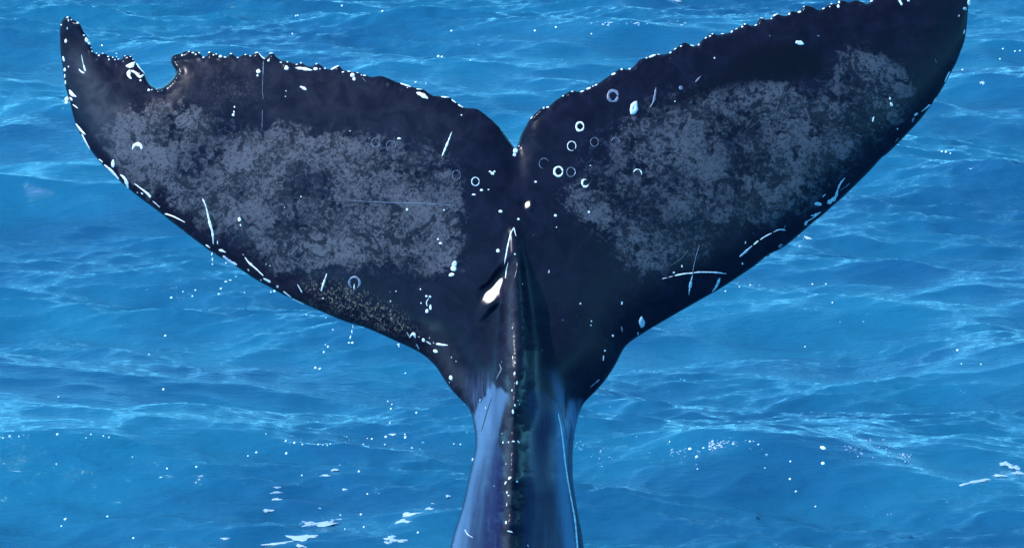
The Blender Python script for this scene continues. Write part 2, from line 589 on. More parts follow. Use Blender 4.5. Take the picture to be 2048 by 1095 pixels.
def surf_z(px, py):
    i = int(np.clip(round((px - ax_[0]) / STEP), 0, len(ax_) - 1))
    j = int(np.clip(round((py - ay_[0]) / STEP), 0, len(UPPER) - 1))
    if not math.isnan(ZG[j, i]):
        fu = (px - ax_[0]) / STEP
        fv = (py - ay_[0]) / STEP
        i0, j0 = int(fu), int(fv)
        z4 = ZG[j0:j0 + 2, i0:i0 + 2]
        if z4.shape == (2, 2) and not np.isnan(z4).any():
            a, b = fu - i0, fv - j0
            return float(z4[0, 0] * (1 - a) * (1 - b) + z4[0, 1] * a * (1 - b) + z4[1, 0] * (1 - a) * b + z4[1, 1] * a * b)
        return float(ZG[j, i])
    for r in range(1, 8):
        w_ = ZG[max(0, j - r):j + r + 1, max(0, i - r):i + r + 1]
        if not np.isnan(w_).all():
            return float(np.nanmean(w_))
    return 0.0


def surf_n(px, py, e=3):
    a = to_local(px - e, py, surf_z(px - e, py))
    b = to_local(px + e, py, surf_z(px + e, py))
    c = to_local(px, py + e, surf_z(px, py + e))
    d = to_local(px, py - e, surf_z(px, py - e))
    n = Vector(b - a).cross(Vector(d - c))
    if n.length < 1e-9:
        return Vector((0, 0, 1))
    n.normalize()
    if n.z < 0.35:
        n = (n + Vector((0, 0, 0.8))).normalized()
    return n


# ---- colour regions of the skin (masks of its own marks and of painted sheen)
def soft_poly(poly, soft):
    P = np.array(poly, float)
    q = np.stack([VX, VY], 1)
    d, _ = seg_dist(q, catmull(list(poly) + [poly[0]], 25))
    i_ = inside_poly(VX, VY, P)
    return smoothstep(-soft, soft, np.where(i_, d, -d))


m_left = soft_poly([(205, 262), (250, 225), (300, 210), (345, 203), (390, 222), (420, 225), (470, 245), (510, 262), (560, 240),
                    (600, 258), (640, 275), (700, 262), (760, 268), (820, 285), (880, 292), (915, 330), (925, 380),
                    (935, 420), (915, 480), (920, 530), (880, 545), (840, 560), (790, 535), (735, 548), (680, 520),
                    (640, 540), (600, 545), (560, 560), (510, 530), (470, 490), (420, 470), (380, 430), (330, 410),
                    (280, 372), (245, 345), (222, 300)], 38)
m_right = soft_poly([(1115, 405), (1140, 350), (1160, 320), (1190, 275), (1230, 245), (1275, 225), (1310, 195), (1400, 165),
                     (1460, 180), (1540, 160), (1600, 175), (1655, 140), (1680, 105), (1730, 105), (1790, 125),
                     (1825, 165), (1820, 215), (1770, 265), (1720, 300), (1700, 345), (1640, 380), (1600, 420),
                     (1540, 440), (1480, 455), (1430, 480), (1400, 520), (1340, 535), (1290, 545), (1240, 520),
                     (1200, 480), (1160, 445)], 38)
m_mott = np.clip(m_left + 0.88 * m_right, 0, 1)
# a smooth dark patch and bare skin islands
m_void = np.clip(soft_poly([(1300, 215), (1380, 180), (1440, 150), (1470, 110), (1540, 85), (1590, 90), (1640, 115),
                            (1650, 140), (1590, 155), (1500, 165), (1420, 185), (1350, 215)], 16), 0, 1)
m_grey = np.clip(soft_poly([(140, 90), (170, 110), (190, 150), (240, 200), (290, 260), (330, 300), (330, 370), (270, 350),
                            (210, 280), (170, 210), (150, 150)], 22)
                 + 0.8 * soft_poly([(845, 640), (880, 650), (905, 700), (935, 760), (942, 800), (925, 790), (890, 740), (860, 690)], 14)
                 + 0.16 * soft_poly([(300, 120), (520, 110), (760, 170), (950, 250), (900, 300), (600, 260), (350, 200)], 25), 0, 1)
m_stain = np.clip(soft_poly([(610, 560), (680, 565), (760, 600), (810, 630), (835, 665), (800, 670), (740, 650), (680, 625), (620, 605)], 16)
                  + 0.2 * bump2(VX, VY, 460, 180, 60, 45), 0, 1)
m_grey = np.clip(m_grey + 0.8 * np.exp(-((VX - interp(RIDGE, VY) + 9) / 12) ** 2) * smoothstep(490, 560, VY), 0, 1)  # lit left side of the keel painted greyer
xr = interp(RIDGE, VY)
kwl = interp([(700, 30), (760, 26), (790, 8), (820, 14), (850, 22), (884, 26), (905, 22), (930, 13), (975, 16), (1000, 11), (1046, 12), (1095, 9), (1600, 8)], VY)
kwr = interp([(700, 40), (760, 30), (800, 26), (840, 28), (884, 26), (930, 22), (1000, 24), (1095, 22), (1600, 20)], VY)
dxr = VX - xr
wob = 3.0 * hash_noise(VX, VY, 17, 21)
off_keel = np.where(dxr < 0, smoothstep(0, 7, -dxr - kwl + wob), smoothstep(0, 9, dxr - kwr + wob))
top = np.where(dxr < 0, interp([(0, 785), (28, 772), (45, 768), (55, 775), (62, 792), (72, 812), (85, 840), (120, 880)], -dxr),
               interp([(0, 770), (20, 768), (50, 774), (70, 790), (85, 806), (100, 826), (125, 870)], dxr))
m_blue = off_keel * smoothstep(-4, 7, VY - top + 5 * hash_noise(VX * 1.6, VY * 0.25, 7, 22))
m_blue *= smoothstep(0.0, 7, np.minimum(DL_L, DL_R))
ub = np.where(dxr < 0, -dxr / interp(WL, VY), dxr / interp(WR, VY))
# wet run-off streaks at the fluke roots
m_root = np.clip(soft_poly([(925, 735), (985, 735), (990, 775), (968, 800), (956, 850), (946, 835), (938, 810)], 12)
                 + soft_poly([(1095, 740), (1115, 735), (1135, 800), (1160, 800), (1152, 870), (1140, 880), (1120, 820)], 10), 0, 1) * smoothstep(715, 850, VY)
m_pale = np.clip(np.where(dxr < 0, interp([(0.3, 0.0), (0.7, 0.3), (0.85, 0.7), (0.95, 1)], ub), interp([(0.5, -0.15), (0.68, 0.3), (0.86, 1.15), (0.93, 0.2)], ub) - 0.02) + np.where(dxr < 0, 0.6, 0.25) * smoothstep(960, 800, VY), 0, 1)  # bright rims and dark inner flanks painted in as sheen
n_all = nv + keep_b.sum()
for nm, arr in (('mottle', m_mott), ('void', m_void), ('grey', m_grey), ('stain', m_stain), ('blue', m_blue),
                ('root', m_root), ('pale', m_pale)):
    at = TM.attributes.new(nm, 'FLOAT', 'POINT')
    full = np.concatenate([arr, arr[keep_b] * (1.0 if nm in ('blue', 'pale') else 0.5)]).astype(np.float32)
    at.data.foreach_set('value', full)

s = NT('whale_skin')
tc = s.n('ShaderNodeTexCoord').outputs['Object']
flat = s.scaled(tc, (1, 1, 0.3))
mo, vo, gr, st, bl, ro, pa = (s.attr(a) for a in ('mottle', 'void', 'grey', 'stain', 'blue', 'root', 'pale'))
n_big = s.noise(flat, 2.6, 5, 0.6, 0.3)
n_med = s.noise(flat, 11, 6, 0.62, 0.6)
n_fin = s.noise(flat, 40, 5, 0.65, 0.8)
n_xf = s.noise(flat, 120, 3, 0.6)
warp = s.n('ShaderNodeVectorMath', operation='ADD')
s.put(warp.inputs[0], flat)
nn = s.n('ShaderNodeTexNoise')
s.put(nn.inputs['Vector'], flat)
nn.inputs['Scale'].default_value = 18
nn.inputs['Detail'].default_value = 4
sc_ = s.n('ShaderNodeVectorMath', operation='SCALE')
s.put(sc_.inputs[0], nn.outputs['Color'])
sc_.inputs['Scale'].default_value = 0.05
s.put(warp.inputs[1], sc_.outputs[0])
wv = warp.outputs[0]
v1 = s.voro(wv, 17)
v2 = s.voro(wv, 38)
ring1 = s.math('SUBTRACT', 1.0, s.ramp(s.math('ABSOLUTE', s.math('SUBTRACT', v1.outputs['Distance'], 0.36)), 0.0, 0.10))
ring2 = s.math('SUBTRACT', 1.0, s.ramp(s.math('ABSOLUTE', s.math('SUBTRACT', v2.outputs['Distance'], 0.34)), 0.0, 0.16))
cellmix = s.math('ADD', s.math('MULTIPLY', s.ramp(v1.outputs['Distance'], 0.2, 0.55, 1, 0), 0.5),
                 s.math('MULTIPLY', s.ramp(v2.outputs['Distance'], 0.15, 0.6, 1, 0), 0.5))
# ragged coverage of the pale growth
cov = s.math('ADD', s.math('MULTIPLY', mo, 1.05),
             s.math('ADD', s.math('MULTIPLY', s.math('SUBTRACT', n_med, 0.5), 2.8),
                    s.math('ADD', s.math('MULTIPLY', s.math('SUBTRACT', n_big, 0.5), 2.6),
                           s.math('MULTIPLY', s.math('SUBTRACT', cellmix, 0.4), 0.45))))
cov = s.math('MULTIPLY', s.ramp(cov, 0.48, 0.80), s.ramp(mo, 0.02, 0.3))
cov = s.math('MULTIPLY', cov, s.math('SUBTRACT', 1.0, vo, clamp=True))
cov = s.math('MULTIPLY', cov, s.math('MULTIPLY', s.ramp(n_big, 0.32, 0.62, 0.5, 1.0), s.ramp(mo, 0.15, 0.75, 0.35, 1.0)))
n_ff = s.noise(flat, 85, 4, 0.7, 1.2)
tone = s.math('ADD', s.math('ADD', s.math('MULTIPLY', n_fin, 1.25), s.math('MULTIPLY', s.math('SUBTRACT', n_ff, 0.5), s.ramp(n_big, 0.4, 0.6, 0.5, 1.6))), s.math('ADD', s.math('MULTIPLY', ring1, 0.22),
              s.math('ADD', s.math('MULTIPLY', ring2, 0.22), s.math('MULTIPLY', s.math('SUBTRACT', n_big, 0.5), 0.9))))
plate = s.voro(wv, 7.5)
prand = s.n('ShaderNodeSeparateColor')
s.put(prand.inputs[0], plate.outputs['Color'])
tone = s.math('ADD', tone, s.math('MULTIPLY', s.math('SUBTRACT', prand.outputs[0], 0.5), 0.30))
blot = s.ramp(s.noise(flat, 6.5, 5, 0.65, 1.4), 0.56, 0.64)
tone = s.math('SUBTRACT', tone, s.math('MULTIPLY', blot, 0.5))
growth = s.mix(s.ramp(tone, 0.44, 1.02), (0.012, 0.015, 0.026), (0.084, 0.085, 0.112))
darkskin = s.mix(s.ramp(n_med, 0.35, 0.7), (0.0050, 0.0052, 0.0145), (0.0090, 0.0092, 0.0245))
darkskin = s.mix(s.math('MULTIPLY', gr, s.ramp(s.math('ADD', n_med, s.math('MULTIPLY', n_xf, 0.3)), 0.42, 0.85, 0.35, 1.0)),
                 darkskin, (0.042, 0.044, 0.060))
darkskin = s.mix(s.math('MULTIPLY', vo, 0.8), darkskin, (0.004, 0.004, 0.009))
# soft halo of faint growth round the patches
halo = s.math('MULTIPLY', s.ramp(mo, 0.0, 0.8), s.math('MULTIPLY', s.ramp(n_fin, 0.5, 0.66), 0.35))
col = s.mix(s.math('MULTIPLY', halo, s.math('SUBTRACT', 1.0, vo)), darkskin, (0.07, 0.085, 0.14))
col = s.mix(cov, col, growth)
# olive speckle
speck = s.ramp(s.math('ADD', s.noise(s.scaled(tc, (1.3, 1.0, .3)), 75, 3, 0.7), s.math('MULTIPLY', n_med, 0.35)), 0.70, 0.84)
col = s.mix(s.math('MULTIPLY', speck, st), col, (0.16, 0.15, 0.12))
# small pale pocks all over
pk = s.voro(flat, 11)
pock = s.math('MULTIPLY', s.ramp(pk.outputs['Distance'], 0.03, 0.07, 1, 0), s.ramp(n_big, 0.45, 0.6))
col = s.mix(s.math('MULTIPLY', pock, 0.5), col, (0.12, 0.14, 0.22))
# tail stock's blue with reflected sky sheen painted in, streaked along its length
streak = s.noise(s.scaled(tc, (14, 1.6, 6)), 1.0, 3, 0.5, 0.3)
streak2 = s.noise(s.scaled(tc, (90, 5.0, 20)), 1.0, 3, 0.6)
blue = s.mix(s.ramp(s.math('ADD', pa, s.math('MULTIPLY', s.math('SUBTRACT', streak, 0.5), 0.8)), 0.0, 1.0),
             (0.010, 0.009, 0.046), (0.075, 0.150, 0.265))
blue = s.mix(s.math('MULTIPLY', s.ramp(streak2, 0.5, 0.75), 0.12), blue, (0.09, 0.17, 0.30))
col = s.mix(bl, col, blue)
rt = s.math('MULTIPLY', ro, s.ramp(s.math('ADD', streak, s.math('MULTIPLY', streak2, 0.3)), 0.48, 0.75))
rt = s.math('MULTIPLY', rt, s.math('SUBTRACT', 1.0, bl))
col = s.mix(rt, col, (0.10, 0.16, 0.30))
s.put(s.b.inputs['Base Color'], col)
rough = s.math('ADD', s.ramp(n_med, 0.3, 0.7, 0.17, 0.30), s.math('MULTIPLY', cov, 0.16))
s.put(s.b.inputs['Roughness'], rough)
s.b.inputs['IOR'].default_value = 1.36
s.b.inputs['Specular IOR Level'].default_value = 0.12
s.b.inputs['Coat Weight'].default_value = 0.15
s.b.inputs['Coat Roughness'].default_value = 0.17
s.b.inputs['Coat IOR'].default_value = 1.33
hb = s.math('ADD', s.math('MULTIPLY', s.math('MULTIPLY', tone, cov), 0.9),
            s.math('ADD', s.math('MULTIPLY', n_med, 0.35), s.math('MULTIPLY', n_xf, 0.10)))
s.put(s.b.inputs['Normal'], s.bump(hb, 0.30, 0.006))
SKIN = s.m

M_TAIL = Matrix(((RIGHT.x, UP.x, TOCAM.x, TAIL0.x), (RIGHT.y, UP.y, TOCAM.y, TAIL0.y), (RIGHT.z, UP.z, TOCAM.z, TAIL0.z), (0, 0, 0, 1)))
whale = bpy.data.objects.new('whale', None)
SC.collection.objects.link(whale)
whale.matrix_world = M_TAIL
whale['label'] = 'humpback whale tail with dark mottled flukes raised upright out of the blue sea'
whale['category'] = 'whale'
tail = link_obj('tail', TM, SKIN, whale)


# ---- barnacles, scars, rings and painted glints -------------------------------------------------
def shell_mat(name, c1, c2, rough=0.45):
    n = NT(name)
    t = n.n('ShaderNodeTexCoord').outputs['Object']
    nz = n.noise(t, 60, 4, 0.6)
    n.put(n.b.inputs['Base Color'], n.mix(n.ramp(nz, 0.35, 0.6), c1, c2))
    n.b.inputs['Roughness'].default_value = rough
    n.put(n.b.inputs['Normal'], n.bump(nz, 0.4, 0.002))
    return n.m


M_WHITE = shell_mat('white_shell_glint', (0.62, 0.64, 0.66), (0.86, 0.86, 0.84), 0.3)  # also colours the painted sun glints
M_PALE = shell_mat('pale_scar_and_glint', (0.42, 0.50, 0.62), (0.62, 0.70, 0.80), 0.4)
M_DIM = shell_mat('faded_scar_tissue', (0.09, 0.11, 0.18), (0.16, 0.19, 0.28), 0.4)
M_WATERY = shell_mat('blue_white_scar_tissue', (0.20, 0.34, 0.46), (0.42, 0.56, 0.66), 0.3)
M_DARK = shell_mat('dark_crease', (0.012, 0.014, 0.025), (0.02, 0.024, 0.04), 0.4)
MATS = {'w': M_WHITE, 'p': M_PALE, 'd': M_DIM, 'b': M_WATERY, 'k': M_DARK}


def barnacle_mesh(seed, mat):
    r = random.Random(seed)
    n = 9
    rings = [(1.0, -0.25), (0.93, 0.22), (0.62, 0.62), (0.34, 0.66), (0.24, 0.42)]
    ph = [r.uniform(0.78, 1.18) for _ in range(n)]
    vs = []
    for q, (rad, z) in enumerate(rings):
        for i in range(n):
            a = 2 * math.pi * i / n
            k = 1 + (ph[i] - 1) * (1 if q < 3 else 0.5)
            vs.append((rad * k * math.cos(a), rad * k * math.sin(a), z * r.uniform(.9, 1.1)))
    vs.append((0, 0, 0.36))
    fs = []
    for q in range(len(rings) - 1):
        for i in range(n):
            fs.append((q * n + i, q * n + (i + 1) % n, (q + 1) * n + (i + 1) % n, (q + 1) * n + i))
    for i in range(n):
        fs.append(((len(rings) - 1) * n + i, (len(rings) - 1) * n + (i + 1) % n, len(rings) * n))
    me = bpy.data.meshes.new('barnacle_glint')
    me.from_pydata(vs, [], fs)
    for p in me.polygons:
        p.use_smooth = True
    me.materials.append(mat)
    return me


BM = {k: [barnacle_mesh(q * 7 + ord(k), MATS[k]) for q in range(5)] for k in 'wpdb'}


def barnacle_glint(x, y, rx, ry=None, ang=0.0, kind='w', h=None):
    ry = ry or rx
    n = surf_n(x, y)
    z = surf_z(x, y)
    p = Vector(to_local(x, y, z).tolist())
    t = Vector((math.cos(R(ang)), -math.sin(R(ang)), 0))     # ang is clockwise in the photo
    t = (t - n * t.dot(n)).normalized()
    b = n.cross(t)
    rx, ry = rx * random.uniform(.78, 1.0), ry * random.uniform(.78, 1.0)
    if max(rx, ry) < 4:
        rx, ry = rx * 0.88, ry * 0.88
    if kind == 'w' and max(rx, ry) < 3.2 and random.random() < 0.3:
        kind = 'p'
    hh = h or min(rx, ry) * random.uniform(.45, .75)
    M = Matrix.Identity(4)
    for i_, (vv, sc) in enumerate(((t, rx * MPP), (b, ry * MPP), (n, hh * MPP))):
        for j_ in range(3):
            M[j_][i_] = vv[j_] * sc
    M.translation = p
    o = bpy.data.objects.new('barnacle_glint', random.choice(BM[kind]))
    SC.collection.objects.link(o)
    o.parent = whale
    o.matrix_local = M
    return o


# x, y, rx, ry, angle (clockwise), kind
SPOTS = [  # white edge spots double as painted glints on wet knobs
    (135, 35, 3, 4), (137, 41, 2.2, 4), (143, 40, 2.2), (155.6, 46, 4), (122.5, 50, 2.4), (134.5, 57, 1.8, 4, 0, 'p'), (131.5, 82, 3.6, 5),
    (168, 71, 2.8, 3.4), (173.5, 80, 4, 6, -20), (178, 86, 4, 5, -20), (182.5, 96, 2.2), (184, 103, 2.8), (193, 106.5, 2),
    (197.7, 111, 3), (205.6, 107, 2.8), (216.5, 113.5, 2.5, 3.2), (218, 119, 2.4), (225.7, 115, 3), (230, 119.5, 2), (236, 119.5, 2),
    (250, 112, 2.4), (254, 115.5, 2), (260.6, 113.5, 2.5), (266, 119, 2), (281, 161, 3.6, 3), (297.6, 180, 4), (304, 179.5, 2, 2, 0, 'p'),
    (313.5, 178.5, 2.4, 2, 0, 'p'), (127, 118, 3, 6, -15), (137, 133.5, 2.5), (129.5, 140, 4, 4.5), (129.5, 152, 2.6, 5), (131, 165, 2.6, 5),
    (134, 198, 5.5, 5), (133, 205, 5, 4), (142, 198, 3, 5.5, -40), (226, 327, 4.6, 9, 5), (284, 387, 4.2, 2.6, 10), (275, 385, 2),
    (479, 439, 4.2, 6.5), (481, 450, 1.8, 4), (435, 485, 1.2, 5), (486.5, 509, 1.6), (497, 540, 2.2, 4, -15), (522, 560, 2),
    (555, 573, 3, 4.5, 30, 'p'), (532, 528, 1.5), (540, 531, 1.6), (646, 596, 3, 2, 10), (841, 578, 1.4, 3, -15), (842, 605.5, 1.8),
    (781, 602, 2), (792, 582, 1.7, 1.7, 0, 'p'), (780, 583, 1.5, 1.5, 0, 'd'), (838, 673, 1.5), (847, 680, 4.4, 5), (859, 675, 1.3),
    (867, 685, 1.5), (871, 702, 6, 4.8), (902, 755, 6, 5.5), (899, 764, 1.5, 3), (903, 714, 2), (912, 722, 1.5, 1.5, 0, 'p'),
    (860, 593, 4, 4), (853, 592, 3.4, 3), (861, 614, 3.2, 6), (854, 622, 3.4, 6, 15),
    (985, 347, 5, 4, 20), (989, 343, 3, 3), (980, 343, 3, 2.5), (947.5, 389, 5, 2.6), (963, 380, 4, 3), (977, 379, 2.4), (798, 277, 5, 3),
    (517, 143, 4.6, 5.6), (515, 151, 2.6, 3), (573, 136, 5, 6.5), (631, 138, 5, 4), (640, 138, 2.6), (650, 137, 3), (602, 174, 3),
    (705, 150, 6.5, 6), (708, 158, 3.6, 5), (698, 143, 4, 2.5), (686, 144, 3.4, 2.2), (715, 145.5, 3, 2), (723, 150, 2.5), (729, 151, 4, 3.6),
    (469, 214, 2, 3), (468, 224, 2, 4), (466.5, 230, 3.8, 4.5), (572, 182, 1.6, 1.6, 0, 'p'), (571, 193, 1.6, 1.6, 0, 'p'), (923, 230, 2.4),
    (386, 105.5, 4, 2.8), (391.5, 109, 2.8), (398.5, 106, 2.8), (407, 115, 3), (418.5, 105, 2.8), (427, 110, 2.4, 2.8), (432.5, 108.5, 2.4),
    (441, 113, 5, 4), (450, 114.5, 4, 3), (462, 107.5, 3), (475.5, 115.5, 3), (491, 109.5, 2.4), (500.5, 112, 3), (513, 105.5, 5, 2),
    (537, 121, 3.5), (542, 106.5, 5, 1.8), (562, 125, 3.4), (575, 124, 2.6), (593.5, 129, 2.6), (602, 126, 2.6), (633, 128, 2.6), (364, 110.5, 3),
    (378, 103.5, 3, 2.5), (815, 175.5, 1.8), (1038, 292, 2), (1087.5, 216, 2.6, 3.4), (1095.5, 214.5, 4, 2.6), (1126, 192, 2.6, 2),
    (1144.5, 183, 4, 3.4), (1164, 183, 5, 3, -15), (1177, 177, 5.5, 3.6, -30), (1192, 170, 4.4, 3, -30), (1186, 172.5, 2), (1063, 235.5, 4, 2, -45),
    (1227, 148, 6, 3.4, -25), (1243.5, 138.5, 3.2, 3.6), (1259.5, 138, 3), (1293, 116, 3), (1305, 112, 9, 3.4, -30), (1317, 109, 4, 1.5),
    (1341, 105.5, 3.6, 3.4), (1350.5, 98, 3.6, 2.6, -40), (1362, 92.5, 3, 2, -40), (1385, 91.5, 6, 1.8, 20), (1397.5, 89.5, 2.8, 3.4),
    (1411.5, 76, 4, 2.8, -40), (1420, 72.5, 3), (1425, 68, 2.8, 2), (1445, 67.5, 4, 1.5), (1463.5, 63.5, 3.2, 4.2, 35), (1473, 58, 4, 2, -35),
    (1484.5, 53.5, 2.8), (1490, 48.5, 2.6), (1511.5, 50.5, 4, 2.4, -30), (1523.5, 36.5, 4, 1.6), (1543, 37.5, 2.4, 2.8), (1550, 30.5, 4.4, 2.6, -35),
    (1555, 28, 2.2), (1578.5, 28, 2.6, 4.8, 30), (1599, 24, 5.4, 3, -35), (1608, 13.5, 2.6, 2), (1647, 17.5, 3.4, 2.8, -25), (1659.5, 13.5, 2),
    (1663, 8, 2.4), (1676.5, 12.5, 3.4, 4.2), (1678, 4.5, 2.8, 3.6), (1743, 2.5, 4, 3), (1800, 3, 3, 6, -25), (1803, 8, 3, 4), (1817, 2, 4, 2.6), (1937.5, 6, 5, 9),
    (1930, 18, 6, 3.8, 0, 'b'), (1918, 32, 1.8, 3.4, 30), (1780, 197, 3, 4), (1783, 209, 3.6, 6, -25), (1746.5, 239, 2, 8, 12),
    (1071.5, 363.5, 3.6, 3), (1111, 431, 4, 3.6), (1113, 454, 2), (1178, 424, 3.6, 3.4), (1181, 331, 2, 2, 0, 'p'), (1161, 607, 3), (1037, 438, 3.4),
    (1001, 422.5, 4.4, 3), (876, 478, 2.8), (881, 486, 4, 3), (888, 420, 3), (814, 419, 3, 4, 30), (996, 501, 4.4, 4), (1030, 508, 2.4),
    (1098, 543, 1.6, 4, 10, 'p'), (1183, 642, 2, 2.4, 0, 'p'), (1182, 650, 1.8, 2.6, 0, 'p'), (1226, 671, 3, 3, 0, 'p'), (1244, 606, 2.2, 4, 12, 'p'), (1244, 658, 2, 7, -10, 'd'),
    (1276, 667, 1.6, 6, 0, 'b'), (1210, 701, 2, 2.8, 20, 'p'), (1207, 716, 1.4, 7, 5, 'p'), (1364, 532, 2.4, 3.2), (1348, 545, 3, 2.6), (1491, 485, 1.6, 4, 10),
    (1485, 527, 2.2, 4.6, -15, 'p'), (602, 393, 2, 1.8), (569, 415, 1.4, 1.4, 0, 'p'), (1561, 491, 7, 5, -20, 'd'), (1537, 510, 5, 3, -40, 'd'),
    (1648, 391, 1.8, 6, 45, 'b'), (1795, 258, 1.8, 2.6, 0, 'p'), (1600.5, 86.5, 10, 5.4, 6), (1595, 85, 5, 4.6), (1268, 217, 9, 19, 16, 'p'), (1636, 408, 12, 5.5, 15, 'b'), (1284, 645, 7, 16, -6, 'b'), (1612, 446, 5, 7, 15, 'b'),
    (1031, 301, 6.5, 8, 0, 'p'), (1029, 309, 4, 5.5, 10, 'p'), (909, 528, 6, 7, 20, 'p'), (907, 537, 7, 8, 10, 'w'), (903, 549, 7, 4.5, -15, 'w'), (1832, 229, 7, 3.5, -20, 'b'), (1826, 240, 4, 6, 20, 'd'),
    (1006, 884, 3.4, 3), (1017, 883.5, 3, 2.4), (1027, 882, 4, 2.4), (1037, 883, 4, 3, 20), (1019, 955, 5, 3.6, -20), (1011, 965, 6, 2.6, -25), (1034, 962, 4, 3, 10),  # white spots along the keel draw sun glints on wet lumps
    (1014, 984, 2, 4), (1017, 990, 3, 2), (1013.5, 1008, 1.4, 4), (1012, 1044, 3.4, 4), (1020, 1062, 7, 1.8, 15), (1030, 725, 2.2), (1029, 746, 2.4, 6, 10), (1034, 765, 2.4, 6, 15),
    (1024, 780, 2, 3.4), (1030, 810, 2.8, 3.4), (1026, 823, 2.4, 6), (1039, 808, 2), (1036, 800, 1.8), (1004, 866, 1.6), (1012, 927, 2, 2, 0, 'p'), (1056, 1090, 2, 4, -30, 'p'),
    (988, 971, 1.4, 1.6, 0, 'p'), (960, 800, 2, 4, 10, 'b'), (971, 815, 2, 5, 15, 'b'), (945, 918, 2.4, 4, 10, 'p'), (1003, 723, 1.4, 3, 0, 'd'), (1045, 568, 1.6, 2, 0, 'p'), (735, 620, 1.8, 1.8, 0, 'd'),
    (700, 262, 2, 1.6, 0, 'p'), (1540, 72, 1.8, 1.6, 0, 'd'), (1429, 116, 2.2, 3.4, 20, 'p'), (1637, 72, 4, 1.6, 0, 'd'), (1362, 176, 4.6, 5.4, 0, 'd'), (1350, 203, 2, 2, 0, 'p'),
]
for sp in SPOTS:
    barnacle_glint(*sp)


def ribbon(pts, widths, kind='w', name='scar_glint', rise=0.0035):
    """raised strip following the skin, for marks and painted highlights"""
    c = catmull(pts, 3.0)
    d = np.concatenate([[0], np.cumsum(np.hypot(*np.diff(c, axis=0).T))])
    ws = np.interp(d / d[-1], np.linspace(0, 1, len(widths)), widths)
    r = random.Random(int(pts[0][0] * 13 + pts[0][1]))
    vs, fs = [], []
    tan = np.gradient(c, axis=0)
    tan /= np.hypot(tan[:, 0], tan[:, 1])[:, None] + 1e-9
    m = len(c)
    for i in range(m):
        endf = min(1, (i + 0.6) / 1.8, (m - i - 0.4) / 1.8)
        hw = ws[i] / 2 * (1.15 if ws[i] > 4.5 else 0.95) * endf * r.uniform(0.65, 1.25)
        nx, ny = -tan[i, 1], tan[i, 0]
        for k, rs in ((-1, -0.002), (-0.5, rise * 0.8), (0, rise), (0.5, rise * 0.8), (1, -0.002)):
            x, y = c[i, 0] + nx * hw * k, c[i, 1] + ny * hw * k
            z = surf_z(x, y)
            q = to_local(x, y, z) + np.array(surf_n(x, y)) * rs
            vs.append(q.tolist())
        if i:
            for k in range(4):
                fs.append(((i - 1) * 5 + k, (i - 1) * 5 + k + 1, i * 5 + k + 1, i * 5 + k))
    me = bpy.data.meshes.new(name)
    me.from_pydata(vs, [], fs)
    for p in me.polygons:
        p.use_smooth = True
    return link_obj(name, me, MATS[kind], whale)


